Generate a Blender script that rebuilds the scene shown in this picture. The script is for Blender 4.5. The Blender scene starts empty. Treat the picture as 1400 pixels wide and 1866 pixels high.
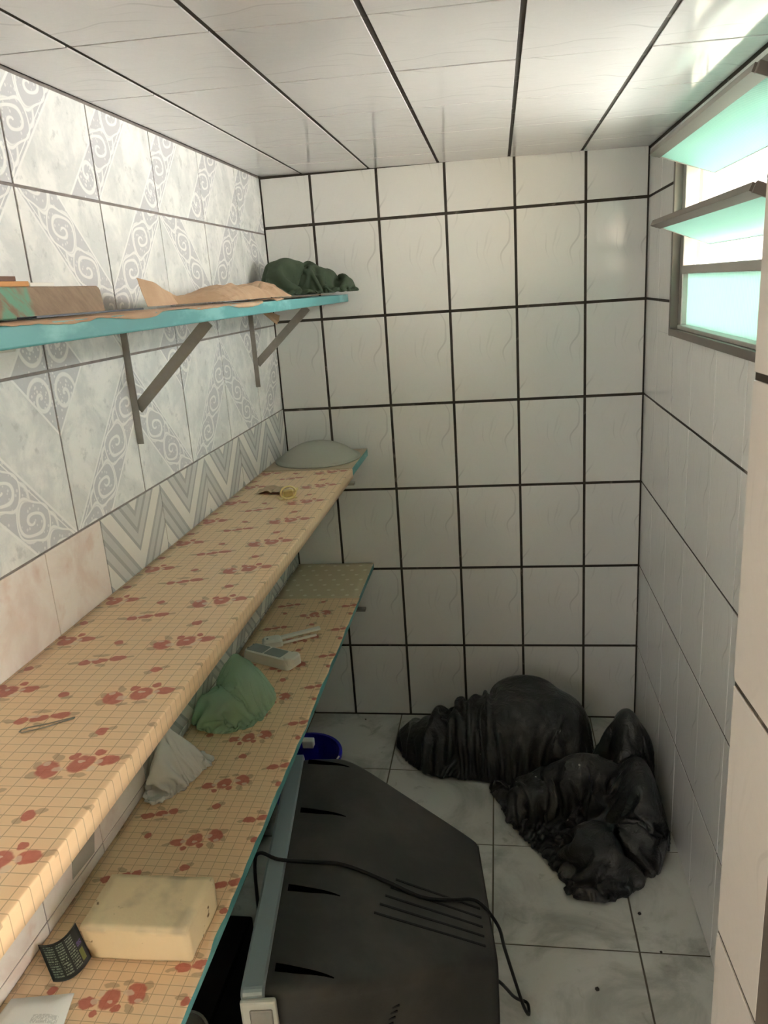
import bpy, bmesh, math, random
import numpy as np
from mathutils import Vector, Matrix, noise
random.seed(7)
S = bpy.context.scene
COL = S.collection

# ------------------------------------------------------------------ camera, world, exposure
F_PX = 1401.19
cam_d = bpy.data.cameras.new('camera'); cam = bpy.data.objects.new('camera', cam_d); COL.objects.link(cam)
cam_d.sensor_fit = 'VERTICAL'; cam_d.sensor_height = 24.0; cam_d.lens = F_PX / 1866 * 24.0
cam_d.clip_start = 0.02
cam.location = (0.8728, 0.0, 1.8366)
cam.rotation_euler = (1.2877, 0.0674, 0.1403)
S.camera = cam

world = bpy.data.worlds.new('overcast_sky'); S.world = world; world.use_nodes = True
bg = world.node_tree.nodes['Background']
bg.inputs['Color'].default_value = (0.985, 0.99, 1.0, 1); bg.inputs['Strength'].default_value = 1.0
S.view_settings.view_transform = 'Standard'; S.view_settings.look = 'None'
S.view_settings.gamma = 1; S.view_settings.use_curve_mapping = False
S.view_settings.exposure = 3.03
S.cycles.max_bounces = 8; S.cycles.diffuse_bounces = 5; S.cycles.glossy_bounces = 4; S.cycles.transmission_bounces = 4; S.cycles.transparent_max_bounces = 8
sun_d = bpy.data.lights.new('sun', 'SUN'); sun_d.energy = 18.0; sun_d.color = (1.0, .985, .96); sun_d.angle = math.radians(1.0)
sun = bpy.data.objects.new('sun', sun_d); COL.objects.link(sun); sun.location = (-3, 4, 8)
sun.rotation_euler = Vector((-.82, .12, .56)).to_track_quat('Z', 'Y').to_euler()   # high, over the roof, on to the wall outside the window

# ------------------------------------------------------------------ dimensions (metres)
W, B, H = 1.4097, 3.0234, 2.2674           # room width, back wall distance, ceiling height at the left wall
HX = 0.0139                                # the ceiling drops a little towards the right
ZR = [2.085, 1.7367, 1.3889, 1.046, 0.6967, 0.3402]
WY0, WY1, WZ0, WZ1 = 1.50, 2.575, 1.635, 2.222   # window opening

# ------------------------------------------------------------------ shader helpers
class Ex:
    """a float socket with arithmetic"""
    nt = None
    def __init__(s, v): s.v = v
    @staticmethod
    def op(o, *a, clamp=False):
        n = Ex.nt.nodes.new('ShaderNodeMath'); n.operation = o; n.use_clamp = clamp
        for i, x in enumerate(a):
            x = x.v if isinstance(x, Ex) else x
            if isinstance(x, (int, float)): n.inputs[i].default_value = x
            else: Ex.nt.links.new(x, n.inputs[i])
        return Ex(n.outputs[0])
    def __add__(s, o): return Ex.op('ADD', s, o)
    __radd__ = __add__
    def __sub__(s, o): return Ex.op('SUBTRACT', s, o)
    def __rsub__(s, o): return Ex.op('SUBTRACT', o, s)
    def __mul__(s, o): return Ex.op('MULTIPLY', s, o)
    __rmul__ = __mul__
    def __truediv__(s, o): return Ex.op('DIVIDE', s, o)
    def __lt__(s, o): return Ex.op('LESS_THAN', s, o)
    def __gt__(s, o): return Ex.op('GREATER_THAN', s, o)
def fsin(a): return Ex.op('SINE', a)
def ffrac(a): return Ex.op('FRACT', a)
def fabs_(a): return Ex.op('ABSOLUTE', a)
def fmin(a, b): return Ex.op('MINIMUM', a, b)
def fmax(a, b): return Ex.op('MAXIMUM', a, b)
def fsqrt(a): return Ex.op('SQRT', a)
def clamp01(a): return Ex.op('ADD', a, 0.0, clamp=True)
def smooth(a, lo, hi):
    n = Ex.nt.nodes.new('ShaderNodeMapRange'); n.interpolation_type = 'SMOOTHSTEP'
    Ex.nt.links.new(a.v, n.inputs[0]); n.inputs[1].default_value = lo; n.inputs[2].default_value = hi
    return Ex(n.outputs[0])
def line(a, w): return 1 - smooth(fabs_(a), w * 0.6, w * 1.4)

def srgb(r, g, b):
    f = lambda c: (c / 255 / 12.92) if c <= 10 else ((c / 255 + 0.055) / 1.055) ** 2.4
    return (f(r), f(g), f(b), 1)

def new_mat(name, color=(0.5, 0.5, 0.5, 1), rough=0.5, metal=0.0, spec=0.5, **kw):
    m = bpy.data.materials.new(name); m.use_nodes = True
    p = m.node_tree.nodes['Principled BSDF']
    p.inputs['Base Color'].default_value = color; p.inputs['Roughness'].default_value = rough
    p.inputs['Metallic'].default_value = metal; p.inputs['Specular IOR Level'].default_value = spec
    for k, v in kw.items(): p.inputs[k].default_value = v
    Ex.nt = m.node_tree
    return m, p
def coords(kind='Object', scale=(1, 1, 1), loc=(0, 0, 0)):
    nt = Ex.nt; t = nt.nodes.new('ShaderNodeTexCoord'); mp = nt.nodes.new('ShaderNodeMapping')
    nt.links.new(t.outputs[kind], mp.inputs[0]); mp.inputs['Scale'].default_value = scale; mp.inputs['Location'].default_value = loc
    return mp.outputs[0]
def world_pos(scale=(1, 1, 1)):
    nt = Ex.nt; g = nt.nodes.new('ShaderNodeNewGeometry'); mp = nt.nodes.new('ShaderNodeMapping')
    nt.links.new(g.outputs['Position'], mp.inputs[0]); mp.inputs['Scale'].default_value = scale
    return mp.outputs[0]
def xyz(sock):
    n = Ex.nt.nodes.new('ShaderNodeSeparateXYZ'); Ex.nt.links.new(sock, n.inputs[0])
    return Ex(n.outputs[0]), Ex(n.outputs[1]), Ex(n.outputs[2])
def rand():
    return Ex(Ex.nt.nodes.new('ShaderNodeObjectInfo').outputs['Random'])
def vec(x, y, z=0.0):
    n = Ex.nt.nodes.new('ShaderNodeCombineXYZ')
    for i, a in enumerate((x, y, z)):
        if isinstance(a, Ex): Ex.nt.links.new(a.v, n.inputs[i])
        else: n.inputs[i].default_value = a
    return n.outputs[0]
def fnoise(v, scale=5.0, detail=3.0, rough=0.55, dist=0.0):
    n = Ex.nt.nodes.new('ShaderNodeTexNoise'); Ex.nt.links.new(v, n.inputs['Vector'])
    n.inputs['Scale'].default_value = scale; n.inputs['Detail'].default_value = detail
    n.inputs['Roughness'].default_value = rough; n.inputs['Distortion'].default_value = dist
    return Ex(n.outputs[0])
def fvor(v, scale=20.0, feature='F1', rnd=1.0):
    n = Ex.nt.nodes.new('ShaderNodeTexVoronoi'); n.feature = feature; Ex.nt.links.new(v, n.inputs['Vector'])
    n.inputs['Scale'].default_value = scale; n.inputs['Randomness'].default_value = rnd
    return Ex(n.outputs['Distance'])
def mixc(f, a, b):
    n = Ex.nt.nodes.new('ShaderNodeMix'); n.data_type = 'RGBA'
    for i, x in ((0, f), (6, a), (7, b)):
        if isinstance(x, Ex): Ex.nt.links.new(x.v, n.inputs[i])
        elif hasattr(x, 'is_linked'): Ex.nt.links.new(x, n.inputs[i])
        else: n.inputs[i].default_value = x
    return n.outputs[2]
def setc(p, sock): Ex.nt.links.new(sock, p.inputs['Base Color'])
def bump(p, h, strength=0.2, dist=0.01):
    n = Ex.nt.nodes.new('ShaderNodeBump'); n.inputs['Strength'].default_value = strength; n.inputs['Distance'].default_value = dist
    Ex.nt.links.new(h.v, n.inputs['Height']); Ex.nt.links.new(n.outputs[0], p.inputs['Normal'])

# ------------------------------------------------------------------ materials
def mat_white_tile(name, base, streak, rough=0.13):
    m, p = new_mat(name, base, rough)
    x, y, _ = xyz(coords('UV'))                       # metres inside the tile
    wv = x + 0.020 * fsin(y * 24 + x * 14 + 1.0) + 0.10 * (y - .17) * (y - .17) * 4 + 0.003 * fsin(y * 75)
    mask = fnoise(vec(x * 7 + 1.7, y * 3.2, 0.0), 1.0, 1.0)
    l1 = line(ffrac(wv / 0.062) - 0.5, 0.045) * smooth(mask, 0.46, 0.62)
    l2 = line(ffrac(wv / 0.040 + 0.3) - 0.5, 0.05) * smooth(fnoise(vec(x * 8, y * 3.5, 5.0), 1.0, 1.0), 0.54, 0.68)
    s = fmax(l1, l2 * 0.7) * streak
    cl = fnoise(coords('Object'), 7.0, 3.0) * 0.08 + rand() * 0.05
    c = mixc(cl, base, (base[0] * .7, base[1] * .7, base[2] * .72, 1))
    setc(p, mixc(s, c, (base[0] * .45, base[1] * .45, base[2] * .45, 1)))
    bump(p, fnoise(world_pos(), 38.0, 2.0) * 0.5 + fnoise(world_pos(), 9.0, 1.0), 0.05, 0.01)
    return m
M = {}
M['tile'] = mat_white_tile('glazed_tile', (0.75, 0.745, 0.71, 1), 0.34)
M['ceil_tile'] = mat_white_tile('ceiling_tile', (0.72, 0.705, 0.68, 1), 0.32, 0.10)
M['jamb_tile'] = mat_white_tile('jamb_tile', (0.68, 0.645, 0.60, 1), 0.18)
M['grout'], p = new_mat('dark_grout', srgb(62, 56, 46), 0.9)
setc(p, mixc(smooth(fnoise(world_pos(), 30.0, 4.0), .6, .75), srgb(58, 52, 43), srgb(110, 103, 90)))
M['grout_grey'], p = new_mat('grey_grout', srgb(128, 118, 112), 0.9)
setc(p, mixc(fnoise(world_pos(), 20.0, 4.0), srgb(96, 90, 86), srgb(160, 150, 143)))
M['grout_floor'], p = new_mat('floor_grout', srgb(98, 92, 80), 0.9)
M['plaster'], p = new_mat('wall_plaster', srgb(226, 225, 223), 0.8)
M['cream'], p = new_mat('cream_plaster', srgb(240, 228, 208), 0.8)
M['outside_beige'], p = new_mat('outside_plaster', srgb(236, 222, 208), 0.9)
setc(p, mixc(fnoise(world_pos(), 3.0, 4.0), srgb(176, 170, 158), srgb(164, 157, 146)))

# decorated left-wall tile: diagonal ornament band and a corner medallion
m, p = new_mat('decorated_tile', (.6, .6, .58, 1), 0.22); M['decor'] = m
a, b, _ = xyz(coords('UV'))
d = a - b; sv = a + b
wp = world_pos()
mar = fnoise(wp, 9.0, 6.0, 0.65, 0.4); mar2 = fnoise(wp, 30.0, 4.0, 0.6)
ground = mixc(smooth(mar, .40, .62), srgb(218, 219, 216), srgb(240, 239, 234))
ground = mixc(smooth(mar2, .56, .70) * 0.55, ground, srgb(188, 190, 188))
inb = smooth(d, 0.0, 0.012) * (1 - smooth(d, .44, .452)); int_ = 1 - smooth(d, -.612, -.60)
orn = fmax(inb, int_)
ty = (d - .225) / 1.0; sx = (ffrac(sv / .46 + .12) - .5) * .46
tyy = ty + .035 * fsin(sv * 13.66 + 1.0)
rr = fsqrt(sx * sx * .55 + tyy * tyy)
ang = Ex.op('ARCTAN2', tyy, sx * .74) / 6.28318
spiral = line(ffrac(rr * 9.5 + ang) - .5, .13) * (1 - smooth(rr, .155, .17))
rimc = line(rr - .172, .009)
leaf = line(ffrac(d * 4.4 + .30 * fsin(sv * 13.66 + 2.2)) - .5, .085) * smooth(rr, .175, .185)
dots = (1 - smooth(fvor(vec(a, b), 30.0, rnd=.8), .22, .34)) * (1 - spiral)
cor = fsqrt((a - .13) * (a - .13) + (b - .84) * (b - .84))
ring2 = line(ffrac(cor * 11 + Ex.op('ARCTAN2', b - .84, a - .13) / 6.28318) - .5, .14) * int_ * (1 - smooth(cor, .14, .15))
motif = clamp01(fmax(fmax(spiral, rimc), fmax(leaf * .9, dots * .6)) * inb + fmax(ring2, dots * .8 * int_))
edges = fmax(fmax(line(d - .012, .011), line(d - .445, .011)), fmax(line(d - .05, .006), line(d + .605, .011)))
oc = mixc(motif, srgb(204, 204, 205), srgb(240, 239, 235))
c = mixc(orn, ground, oc); c = mixc(edges * .9, c, srgb(244, 243, 239))
setc(p, c); bump(p, motif * orn * .6 + edges + mar2 * .3, .10, .004)

# chevron tile
m, p = new_mat('chevron_tile', (.6, .6, .58, 1), 0.2); M['chevron'] = m
u, v, _ = xyz(coords('UV'))
t = ffrac((v - fabs_(u - .5) * 1.08) * 2.15 + .02)
c = mixc((t > .34), srgb(236, 233, 224), srgb(184, 184, 181))
c = mixc((t > .42), c, srgb(212, 212, 208)); c = mixc((t > .62), c, srgb(182, 182, 179)); c = mixc((t > .72), c, srgb(206, 207, 203))
c = mixc((t > .90), c, srgb(188, 188, 185))
c = mixc(fnoise(world_pos(), 16.0, 4.0) * .18, c, srgb(150, 150, 146)); setc(p, c)

# pinkish marbled tile
m, p = new_mat('pink_marble_tile', (.6, .55, .5, 1), 0.2); M['pink'] = m
n1 = fnoise(world_pos((1, 1, .8)), 8.0, 5.0, .6, .5); n2 = fnoise(world_pos(), 15.0, 3.0)
c = mixc(smooth(n1, .4, .65), srgb(240, 230, 221), srgb(228, 210, 199)); c = mixc(smooth(n2, .58, .72) * .5, c, srgb(220, 188, 170))
setc(p, c)

# floor marble
m, p = new_mat('floor_marble_tile', (.6, .6, .56, 1), 0.22); M['floor'] = m
n1 = fnoise(world_pos(), 3.2, 6.0, .62, .9); n2 = fnoise(world_pos(), 9.0, 5.0, .6, 1.2)
c = mixc(smooth(n1, .42, .66), srgb(204, 205, 198), srgb(164, 165, 157)); c = mixc(smooth(n2, .60, .70) * .5, c, srgb(140, 140, 130))
c = mixc(rand() * .08, c, srgb(150, 148, 138))
setc(p, c)

m, p = new_mat('teal_paint', srgb(92, 158, 158), 0.45); M['teal'] = m
setc(p, mixc(smooth(fnoise(world_pos((1, .4, 1)), 18.0, 5.0), .5, .7), srgb(86, 152, 152), srgb(122, 184, 182)))
m, p = new_mat('kraft_paper', srgb(178, 148, 118), 0.85); M['kraft'] = m
setc(p, mixc(fnoise(world_pos(), 14.0, 5.0), srgb(160, 128, 100), srgb(204, 174, 142)))
m, p = new_mat('wood_board_paint', srgb(140, 120, 98), 0.75); M['woodboard'] = m
px, py, pz = xyz(world_pos()); gr = fnoise(vec(py * 22 + pz * 26, pz * 9 - py * 3, px), 3.0, 5.0)
c = mixc(gr, srgb(112, 92, 74), srgb(172, 148, 122))
gm = smooth(fnoise(vec(py * 6, pz * 3, 2.0), 2.0, 3.0) + (1.18 - py) * 1.2, .52, .62)
c = mixc(gm * smooth(gr, .3, .6), c, srgb(112, 158, 132)); setc(p, c)
M['steel'], p = new_mat('galvanised_steel', srgb(150, 147, 142), 0.42, 0.75)
setc(p, mixc(fnoise(world_pos(), 25.0, 4.0), srgb(128, 125, 120), srgb(165, 162, 156)))
M['alu'], p = new_mat('aluminium_profile', srgb(176, 170, 162), 0.38, 0.6)
M['alu_dark'], p = new_mat('weathered_aluminium', srgb(116, 108, 100), 0.5, 0.4)
M['black'], p = new_mat('black_plastic', (0.004, 0.004, 0.004, 1), 0.5, spec=.25)
M['void'], p = new_mat('slot_shade', (0.001, 0.001, 0.001, 1), 1.0, spec=0.0)
M['darkgrey'], p = new_mat('dark_metal_strip', srgb(70, 74, 80), 0.4, 0.5)
M['white_plastic'], p = new_mat('white_plastic', srgb(226, 222, 210), 0.4)
M['smoke_plastic'], p = new_mat('smoky_plastic', srgb(150, 158, 152), 0.2)
M['brass'], p = new_mat('brass', srgb(226, 206, 150), 0.3, 0.8)
M['wire'], p = new_mat('steel_wire', srgb(140, 135, 125), 0.3, 0.9)

def mat_vinyl(name, flip, ox, oy, ztop):
    """tan checked shelf paper with sprays of red roses; period .245 x .195 m, checks .0245 x .0195"""
    m, p = new_mat(name, srgb(206, 176, 140), 0.42)
    x, y, z = xyz(world_pos())
    z2 = z
    if flip: X = ox - x; Y = oy - y
    else: X = x - ox; Y = y - oy
    nx = (fnoise(vec(x, y), 55.0, 2.0) - .5) * .012; ny = (fnoise(vec(x, y, 3.0), 55.0, 2.0) - .5) * .012
    sl = fmax(line(ffrac(X / .0245 + .1) - .5, .030), line(ffrac(Y / .0195 + .1) - .5, .036))
    base = mixc(fnoise(vec(x, y), 3.0, 3.0), srgb(232, 197, 156), srgb(240, 209, 170))
    c = mixc(sl * .55, base, srgb(146, 118, 88))
    def tile_xy(cx, cy):
        fx = (ffrac((X + nx - cx) / .245 + .5) - .5) * .245
        fy = (ffrac((Y + ny - cy) / .195 + .5) - .5) * .195
        return fx, fy
    def spot(cx, cy, rx, ry, ang=0.0):
        fx, fy = tile_xy(cx, cy); ca, sa = math.cos(ang), math.sin(ang)
        ex = (fx * ca + fy * sa) / rx; ey = (fy * ca - fx * sa) / ry
        return fsqrt(ex * ex + ey * ey)
    red = None; dark = None; leaf = None
    def add(acc, s): return s if acc is None else fmin(acc, s)
    # big spray at 0,0 ; outlined spray at half a period ; two single buds
    for q in [(-.036, -.012, .017, .022, .5), (.006, .004, .017, .021, -.3), (.042, .014, .017, .012, .15), (.022, .032, .007, .008, 0), (-.012, .020, .008, .008, .4),
              (-.128, .118, .016, .010, .3), (-.154, .110, .011, .011, 0), (-.098, .128, .016, .010, .2), (-.005, .087, .010, .010, .6), (-.128, .192, .009, .009, 0)]:
        red = add(red, spot(*q))
    for q in [(-.050, -.026, .010, .010, .9), (-.036, .018, .012, .007, -.8), (.016, -.022, .014, .006, .1), (.064, .022, .010, .005, .3), (-.172, .108, .014, .006, .1), (-.056, -.004, .006, .010, .3),
              (-.135, .138, .018, .005, .15), (-.118, .100, .012, .006, -.2), (-.078, .134, .010, .005, .2), (.008, .096, .008, .006, .5), (-.014, .076, .008, .007, -.6), (-.118, .184, .010, .006, .4), (-.012, -.030, .010, .005, .2)]:
        leaf = add(leaf, spot(*q))
    for q in [(-.022, -.010, .009, .007, .2), (.026, -.006, .008, .006, .9), (-.142, .122, .010, .005, .2), (-.044, .002, .006, .005, .2), (.004, .010, .006, .004, 0), (.030, .010, .006, .006, 0)]:
        dark = add(dark, spot(*q))
    on = smooth(z, ztop - .001, ztop)
    c = mixc((1 - smooth(leaf, .8, 1.1)) * .42 * on, c, srgb(120, 92, 62))
    rc = mixc(fnoise(vec(x, y), 90.0, 3.0), srgb(164, 60, 52), srgb(206, 116, 98))
    c = mixc((1 - smooth(red, .85, 1.1)) * .88 * on, c, rc)
    c = mixc((1 - smooth(dark, .8, 1.1)) * .7 * on, c, srgb(222, 200, 176))
    setc(p, c); bump(p, fnoise(vec(x * 1.0, y * .25), 25.0, 3.0), .12, .006)
    return m
M['vinyl_mid'] = mat_vinyl('rose_shelf_paper', False, .267, .867, 1.2165)
M['vinyl_low'] = mat_vinyl('rose_shelf_paper_turned', True, .192, .949, .60)
M['tan_cover'], p = new_mat('plain_tan_cover', srgb(192, 172, 144), 0.5)
m, p = new_mat('dotted_brown_cover', srgb(168, 150, 118), 0.5); M['dot_cover'] = m
x, y, z = xyz(world_pos()); r_ = (ffrac(y / .062) > .5)
dy = (ffrac(y / .052) - .5) * .052; dx = (ffrac(x / .055 + Ex.op('FLOOR', y / .052) * .5) - .5) * .055
setc(p, mixc((1 - smooth(fsqrt(dx * dx + dy * dy), .006, .010)) * .65, srgb(204, 188, 156), srgb(238, 230, 212)))

m, p = new_mat('foam', srgb(226, 204, 164), 0.9); M['foam'] = m
ox_, oy_, oz_ = xyz(coords('Object'))
n1 = fnoise(coords('Object'), 11.0, 3.0); n2 = fnoise(coords('Object'), 34.0, 3.0)
c = mixc(smooth(n1, .45, .65) * smooth(oz_, .055, .07) * .55, srgb(228, 208, 168), srgb(168, 154, 130)); c = mixc(smooth(n2, .66, .72), c, srgb(120, 96, 66))
setc(p, c); bump(p, fnoise(coords('Object'), 120.0, 3.0), .2, .003)
def mat_film(name, col, rough, spec=0.5, trans=0.0, mixw=0.35, tcol=None):
    """thin plastic film: glossy skin over diffuse + translucent light"""
    m, p = new_mat(name, col, rough, spec=spec)
    nt = m.node_tree; tr = nt.nodes.new('ShaderNodeBsdfTranslucent'); tr.inputs[0].default_value = tcol or col
    mx = nt.nodes.new('ShaderNodeMixShader'); mx.inputs[0].default_value = mixw
    out = nt.nodes['Material Output']
    nt.links.new(p.outputs[0], mx.inputs[1]); nt.links.new(tr.outputs[0], mx.inputs[2])
    last = mx
    if trans:
        tp = nt.nodes.new('ShaderNodeBsdfTransparent'); tp.inputs[0].default_value = tcol or col
        m2 = nt.nodes.new('ShaderNodeMixShader'); m2.inputs[0].default_value = trans
        nt.links.new(mx.outputs[0], m2.inputs[1]); nt.links.new(tp.outputs[0], m2.inputs[2]); last = m2
    nt.links.new(last.outputs[0], out.inputs[0])
    return m, p
M['green_film'], p = mat_film('green_bag_film', srgb(206, 236, 214), 0.12, trans=.46, mixw=.45, tcol=srgb(214, 236, 218))
M['white_film'], p = mat_film('white_bag_film', srgb(244, 244, 240), 0.45, mixw=.35)
M['mint_glass'], p = mat_film('mint_reeded_glass', srgb(176, 222, 208), 0.12, trans=.03, mixw=.50, tcol=srgb(186, 226, 216))
_, gy, _ = xyz(world_pos()); rb = line(ffrac(gy / .011) - .5, .16)  # darker stripes in the colour stand in for light bent by the reeds
for nd in M['mint_glass'].node_tree.nodes:
    if nd.type == 'BSDF_TRANSLUCENT': Ex.nt.links.new(mixc(rb * .5, srgb(166, 186, 178), srgb(128, 152, 148)), nd.inputs[0])
M['opal_glass'], p = mat_film('opal_glass', srgb(206, 204, 190), 0.14, mixw=.35, tcol=srgb(220, 222, 210))
M['tape'], p = new_mat('grey_tape', srgb(168, 162, 150), 0.2)
m, p = new_mat('black_bag_film', (.012, .013, .013, 1), 0.30); M['bag'] = m
sp = 1 - smooth(fvor(world_pos(), 19.0), .05, .085); n1 = fnoise(world_pos(), 6.0, 5.0, .65)
c = mixc(smooth(n1, .45, .75) * .6, (.016, .017, .0165, 1), (.075, .074, .070, 1))
c = mixc(sp * smooth(fnoise(world_pos(), 4.0, 2.0), .48, .55), c, (.55, .55, .52, 1)); setc(p, c)
bump(p, fnoise(world_pos(), 24.0, 6.0, .62, .8) + fvor(world_pos(), 19.0) * .5, .55, .02)
m, p = new_mat('green_cloth', srgb(62, 76, 58), 0.95); M['cloth'] = m
setc(p, mixc(fnoise(world_pos(), 12.0, 4.0), srgb(46, 60, 46), srgb(78, 92, 70)))
bump(p, fnoise(world_pos(), 30.0, 4.0, .6, .5), .3, .01)
m, p = new_mat('tv_shell', (.02, .02, .018, 1), 0.55); M['tv'] = m
n1 = fnoise(world_pos(), 5.0, 5.0, .6); setc(p, mixc(smooth(n1, .35, .75), (.018, .018, .016, 1), (.05, .047, .041, 1)))
bump(p, fnoise(world_pos(), 300.0, 2.0), .1, .002)
m, p = new_mat('tv_bezel_silver', srgb(150, 164, 168), 0.35, 0.3); M['bezel'] = m
M['bezel_light'], p = new_mat('tv_bezel_side', srgb(186, 188, 180), 0.4)
M['screen'], p = new_mat('tv_screen', (.01, .011, .011, 1), 0.08)
M['blue'], p = new_mat('blue_plastic', srgb(20, 22, 150), 0.35)
m, p = new_mat('printed_packet', srgb(34, 38, 36), 0.35); M['packet'] = m
u, v, _ = xyz(coords('UV'))
rows = (ffrac(v * 15) > .45) * (fnoise(vec(u * 70, Ex.op('FLOOR', v * 15) * 3.1), 1.0, 1.0) > .46)
cols_ = fmax((u > .07) * (u < .30), fmax((u > .36) * (u < .56), (u > .62) * (u < .80)))
c = mixc(rows * cols_ * (v > .07) * (v < .92) * .75, srgb(30, 34, 32), srgb(168, 184, 160))
c = mixc((u > .83) * (u < .93) * (v > .12) * (v < .42), c, srgb(120, 130, 60)); c = mixc((u > .83) * (u < .95) * (v > .5) * (v < .62) * (fnoise(vec(u * 60, v * 60), 1.0) > .5), c, srgb(120, 100, 170))
setc(p, c)
m, p = new_mat('white_pouch', srgb(226, 226, 222), 0.35); M['pouch'] = m
u, v, _ = xyz(coords('UV'))
setc(p, mixc((u > .58) * (u < .92) * (v > .52) * (v < .64) * (fnoise(vec(u * 60, v * 22), 1.0, 2.0) > .47) * .45, srgb(226, 226, 222), srgb(150, 152, 150)))
M['brown_edge'], p = new_mat('brown_cover', srgb(110, 72, 50), 0.6)
M['orange_edge'], p = new_mat('orange_cover', srgb(206, 146, 84), 0.6)
M['white_card'], p = new_mat('white_card', srgb(232, 228, 218), 0.6)
M['grey_lid'], p = new_mat('grey_lid', srgb(120, 120, 116), 0.35, 0.5)
M['crumb'], p = new_mat('dark_crumb', srgb(50, 46, 38), 0.9)

# ------------------------------------------------------------------ mesh helpers
class MB:
    def __init__(s): s.v = []; s.f = []; s.uv = {}
    def add(s, vs, fs):
        o = len(s.v); s.v += [tuple(q) for q in vs]; s.f += [tuple(i + o for i in f) for f in fs]; return s
    def box(s, x0, x1, y0, y1, z0, z1, rot=None, at=None):
        vs = [Vector((x, y, z)) for x in (x0, x1) for y in (y0, y1) for z in (z0, z1)]
        if rot is not None: vs = [rot @ q for q in vs]
        if at is not None: vs = [q + Vector(at) for q in vs]
        return s.add(vs, [(0, 1, 3, 2), (4, 6, 7, 5), (0, 4, 5, 1), (2, 3, 7, 6), (0, 2, 6, 4), (1, 5, 7, 3)])
    def bar(s, a, b, wx, wz, up=(0, 0, 1)):
        a = Vector(a); b = Vector(b); d = (b - a).normalized(); r = d.cross(Vector(up)).normalized(); u = r.cross(d)
        vs = [q + r * (wx * i) + u * (wz * j) for q in (a, b) for i, j in ((-.5, -.5), (.5, -.5), (.5, .5), (-.5, .5))]
        return s.add(vs, [(0, 3, 2, 1), (4, 5, 6, 7)] + [(i, (i + 1) % 4, (i + 1) % 4 + 4, i + 4) for i in range(4)])
    def tube(s, pts, r, n=8, caps=True):
        pts = [Vector(q) for q in pts]; vs = []; fs = []
        up = Vector((0.3, 0.2, 1)).normalized(); prev = None
        for i, q in enumerate(pts):
            t = (pts[min(i + 1, len(pts) - 1)] - pts[max(i - 1, 0)]).normalized()
            a = (up if prev is None else prev); a = (a - t * a.dot(t)).normalized(); prev = a; c = t.cross(a)
            for k in range(n):
                th = 2 * math.pi * k / n; vs.append(q + (a * math.cos(th) + c * math.sin(th)) * r)
        for i in range(len(pts) - 1):
            for k in range(n):
                fs.append((i * n + k, i * n + (k + 1) % n, (i + 1) * n + (k + 1) % n, (i + 1) * n + k))
        if caps: fs += [tuple(reversed(range(n))), tuple(range((len(pts) - 1) * n, len(pts) * n))]
        return s.add(vs, fs)
    def lathe(s, prof, c, n=32, closed=False):
        vs = []; fs = []; m = len(prof)
        for k in range(n):
            th = 2 * math.pi * k / n
            for r, z in prof: vs.append((c[0] + r * math.cos(th), c[1] + r * math.sin(th), c[2] + z))
        for k in range(n):
            for i in range(m - (0 if closed else 1)):
                j = (i + 1) % m
                fs.append((k * m + i, ((k + 1) % n) * m + i, ((k + 1) % n) * m + j, k * m + j))
        return s.add(vs, fs)
    def loft(s, secs, caps=True):
        n = len(secs[0]); vs = [q for sec in secs for q in sec]; fs = []
        for i in range(len(secs) - 1):
            for k in range(n): fs.append((i * n + k, i * n + (k + 1) % n, (i + 1) * n + (k + 1) % n, (i + 1) * n + k))
        if caps: fs += [tuple(reversed(range(n))), tuple(range((len(secs) - 1) * n, len(secs) * n))]
        return s.add(vs, fs)
    def grid(s, fn, nu, nv):
        o = len(s.v); vs = []; fs = []
        for i in range(nu + 1):
            for j in range(nv + 1):
                vs.append(fn(i / nu, j / nv)); s.uv[o + len(vs) - 1] = (i / nu, j / nv)
        for i in range(nu):
            for j in range(nv):
                k = i * (nv + 1) + j; fs.append((k, k + nv + 1, k + nv + 2, k + 1))
        return s.add(vs, fs)
    def build(s, name, mat, parent=None, smooth=False, bevel=0.0, seg=2, thick=0.0):
        me = bpy.data.meshes.new(name); me.from_pydata(s.v, [], s.f)
        bm = bmesh.new(); bm.from_mesh(me)
        bmesh.ops.remove_doubles(bm, verts=bm.verts, dist=1e-6)
        if not s.uv: bmesh.ops.recalc_face_normals(bm, faces=bm.faces)
        if bevel:
            es = [e for e in bm.edges if len(e.link_faces) == 2 and e.calc_face_angle(0) > 0.5]
            bmesh.ops.bevel(bm, geom=es, offset=bevel, segments=seg, affect='EDGES', profile=0.5)
        bm.to_mesh(me); bm.free()
        if s.uv and not bevel and len(me.vertices) == len(s.v):
            ul = me.uv_layers.new(name='UVMap')
            for l in me.loops: ul.data[l.index].uv = s.uv.get(l.vertex_index, (0, 0))
        return link(name, me, mat, parent, smooth, thick)
def link(name, me, mat, parent=None, smooth=False, thick=0.0):
    if mat is not None and not me.materials: me.materials.append(M[mat] if isinstance(mat, str) else mat)
    if smooth: me.polygons.foreach_set('use_smooth', [True] * len(me.polygons))
    o = bpy.data.objects.new(name, me); COL.objects.link(o)
    if parent is not None: o.parent = parent
    if thick:
        sm = o.modifiers.new('thickness', 'SOLIDIFY'); sm.thickness = thick; sm.offset = 0
    return o
def thing(name, label, cat, loc=(0, 0, 0), rotz=0.0, group=None):
    o = bpy.data.objects.new(name, None); COL.objects.link(o); o.location = loc; o.rotation_euler = (0, 0, rotz)
    o.empty_display_size = .05
    return tag(o, label, cat, group)
def tag(o, label, cat, group=None):
    o['label'] = label; o['category'] = cat
    if group: o['group'] = group
    return o
def struct(o, label=None, cat=None):
    o['kind'] = 'structure'
    if label: o['label'] = label
    if cat: o['category'] = cat
    return o
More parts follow.
